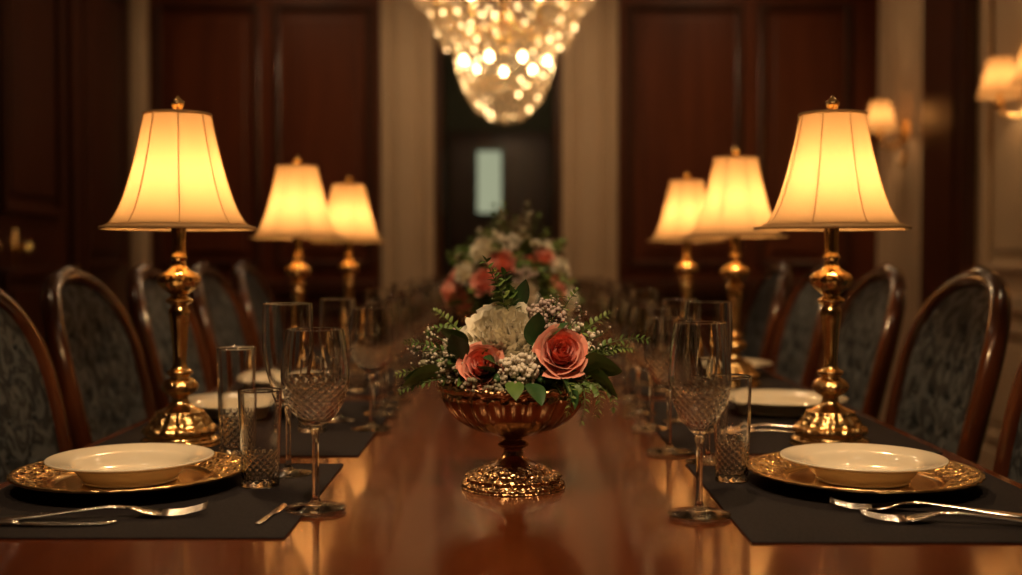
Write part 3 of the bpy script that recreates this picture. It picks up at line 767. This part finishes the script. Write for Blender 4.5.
# ---------------------------------------------------------------- chandelier
def chandelier(x, y):
    e = empty('crystal_chandelier', (x, y, 0)); q = random.Random(11)
    K = .90
    A = Acc()
    def ring(r, z, t=.006): A.add(*tube_geo([(r * K * math.cos(2 * PI * k / 48), r * K * math.sin(2 * PI * k / 48), z) for k in range(48)], t, 8, True))
    for r, z in ((.34, 2.10), (.22, 1.98), (.15, 2.52), (.25, 2.36), (.16, 1.80)): ring(r, z)
    A.add(*lathe_geo(smooth_prof([(0, 1.95), (.03, 1.97), (.05, 2.02), (.02, 2.08), (.03, 2.2), (.015, 2.3), (.04, 2.45), (.02, 2.55), (.012, 2.7), (.008, 3.15), (.05, 3.2), (.09, 3.27), (.09, 3.299), (0, 3.299)], 4), 24))
    bulbs = Acc()
    for k in range(12):
        a = 2 * PI * k / 12; c, s = math.cos(a) * K, math.sin(a) * K
        A.add(*tube_geo([(r * c, r * s, z) for r, z in [(.03, 2.10), (.10, 2.02), (.20, 2.0), (.30, 2.04), (.34, 2.11), (.34, 2.14)]], .005, 6))
        v, f_ = lathe_geo([(0, 2.135), (.03, 2.14), (.032, 2.15), (.012, 2.152), (.011, 2.21), (0, 2.21)], 12); A.add(v, f_, 0, T(.34 * c, .34 * s, 0))
        bulbs.add(*sph_geo(.013, 8, 6, 2.0), 0, T(.34 * c, .34 * s, 2.235))
    for k in range(9):
        a = 2 * PI * k / 9 + .2; bulbs.add(*sph_geo(.013, 8, 6, 1.3), 0, T(.20 * math.cos(a), .20 * math.sin(a), 1.885))
    obj('brass_frame', A.mesh('chandelier_frame', [M_brass]), e)
    obj('bulbs', bulbs.mesh('chandelier_bulbs', [M_bulb]), e)
    C = Acc()
    octv = [(1, 0, 0), (0, 1, 0), (-1, 0, 0), (0, -1, 0), (0, 0, 1.5), (0, 0, -1.9)]
    octf = [(0, 1, 4), (1, 2, 4), (2, 3, 4), (3, 0, 4), (1, 0, 5), (2, 1, 5), (3, 2, 5), (0, 3, 5)]
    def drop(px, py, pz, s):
        glint = q.random() < .085  # random drops get the emissive sparkle material
        if glint: s *= .60
        C.add(octv, octf, 1 if glint else 0, T(px * K, py * K, pz) @ Matrix.Rotation(q.uniform(0, 3), 4, 'Z') @ Matrix.Diagonal((s, s, s, 1)))
    for k in range(54):
        a = 2 * PI * k / 54
        for j in range(8):
            r = .385 - .012 * j + q.uniform(-.006, .006); drop(r * math.cos(a), r * math.sin(a), 2.17 - .026 * j - .03 * abs(math.sin(a * 6)) , q.uniform(.006, .010))
    for k in range(40):
        a = 2 * PI * k / 40
        for j in range(5):
            r = .30 - .006 * j; drop(r * math.cos(a), r * math.sin(a), 2.10 - .028 * j, q.uniform(.006, .011))
    for j in range(15):
        z = 1.985 - .325 * (j / 14); r = .235 * math.sqrt(max(.02, 1 - ((1.985 - z) / .345) ** 2)) + .006
        n = max(5, int(2 * PI * r / .032))
        for k in range(n):
            a = 2 * PI * k / n + j * .4; drop(r * math.cos(a), r * math.sin(a), z + q.uniform(-.008, .008), q.uniform(.007, .012))
    drop(0, 0, 1.655, .018)
    for (r0, z0, n, m) in ((.25, 2.36, 40, 8), (.15, 2.52, 26, 6), (.40, 2.20, 60, 3)):
        for k in range(n):
            a = 2 * PI * k / n
            for j in range(m): drop((r0 + .012 * j) * math.cos(a), (r0 + .012 * j) * math.sin(a), z0 - .024 * j, q.uniform(.007, .011))
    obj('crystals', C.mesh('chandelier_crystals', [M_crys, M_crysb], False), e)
    plight(e, (0, 0, 2.14), 6, (1, .62, .30), .03, 'glow'); plight(e, (0, 0, 2.62), 20, (1, .65, .36), .05, 'glow')
chandelier(-.026, 5.0)

# ---------------------------------------------------------------- sconces
def sconce(y):
    e = empty('wall_sconce', (XR - (.075 if y > 6.3 else 0), y, 1.73), 0)
    A = Acc()
    v, f_ = lathe_geo(smooth_prof([(0, .02), (.02, .02), (.035, .012), (.045, .004), (.05, 0), (0, 0)]), 24)
    A.add(v, f_, 0, Matrix.Rotation(-PI / 2, 4, 'Y') @ Matrix.Diagonal((2.2, 1, 1, 1)))
    A.add(*tube_geo([(0, 0, -.1), (-.02, 0, -.16), (-.03, 0, -.19)], [.012, .012, .004], 8))
    sh = Acc(); tr = Acc()
    for s in ((-1, 1) if y < 6 else (0,)):
        W = .17
        A.add(*tube_geo([(-.01, 0, 0), (-.05, s * .04, -.05), (-.10, s * .11, -.07), (-.14, s * .165, -.05), (-.145, s * W, -.01)], .010, 8))
        v, f_ = lathe_geo(smooth_prof([(0, -.02), (.01, -.018), (.028, -.004), (.03, .0), (.012, .004), (.011, .06), (0, .06)]), 16)
        A.add(v, f_, 0, T(-.145, s * W, -.005))
        v, f_ = lathe_geo([(.095 - .042 * (i / 8) ** .8, .03 + .165 * i / 8) for i in range(9)], 40)
        sh.add(v, f_, 0, T(-.145, s * W, 0))
        for r, z in ((.095, .03), (.053, .195)):
            tr.add(*tube_geo([(-.145 + r * math.cos(2 * PI * k / 40), s * W + r * math.sin(2 * PI * k / 40), z) for k in range(40)], .002, 6, True))
        plight(e, (-.145, s * W, .10), 2.0, (1, .62, .29), .015)
    obj('brass_arms', A.mesh('sconce_arms', [M_brass]), e); obj('shades', sh.mesh('sconce_shades', [M_shade]), e); obj('shade_trim', tr.mesh('sconce_trim', [M_trim]), e)
sconce(6.5); sconce(4.92); sconce(3.0)

e = empty('hall_fill_light', (.1, YB + 1.2, ZC)); A = Acc()  # added lamp, pendant made up to light the hall dimly
A.add(*lathe_geo(smooth_prof([(0, 0), (.05, -.005), (.01, -.02), (.006, -.2), (.09, -.24), (.1, -.32), (.05, -.38), (0, -.39)]), 24)); obj('globe', A.mesh('globe', [M_shade]), e)
plight(e, (0, 0, -.5), 8, (1, .75, .45), .08)

w = bpy.data.worlds.new('World'); sc.world = w; w.use_nodes = True
w.node_tree.nodes['Background'].inputs[0].default_value = (.9, .55, .3, 1); w.node_tree.nodes['Background'].inputs[1].default_value = .02

# ---------------------------------------------------------------- camera
cd = bpy.data.cameras.new('Camera'); cam = bpy.data.objects.new('Camera', cd); col.objects.link(cam)
cd.sensor_width = 36; cd.lens = 36 * 1150 / 1022
cam.location = (0, 0, TZ + .31); cam.rotation_euler = (PI / 2 - math.atan(32.5 / 1150), 0, 0)
cd.clip_start = .05
cd.dof.use_dof = True; cd.dof.focus_distance = 1.50; cd.dof.aperture_fstop = 2.3
sc.camera = cam
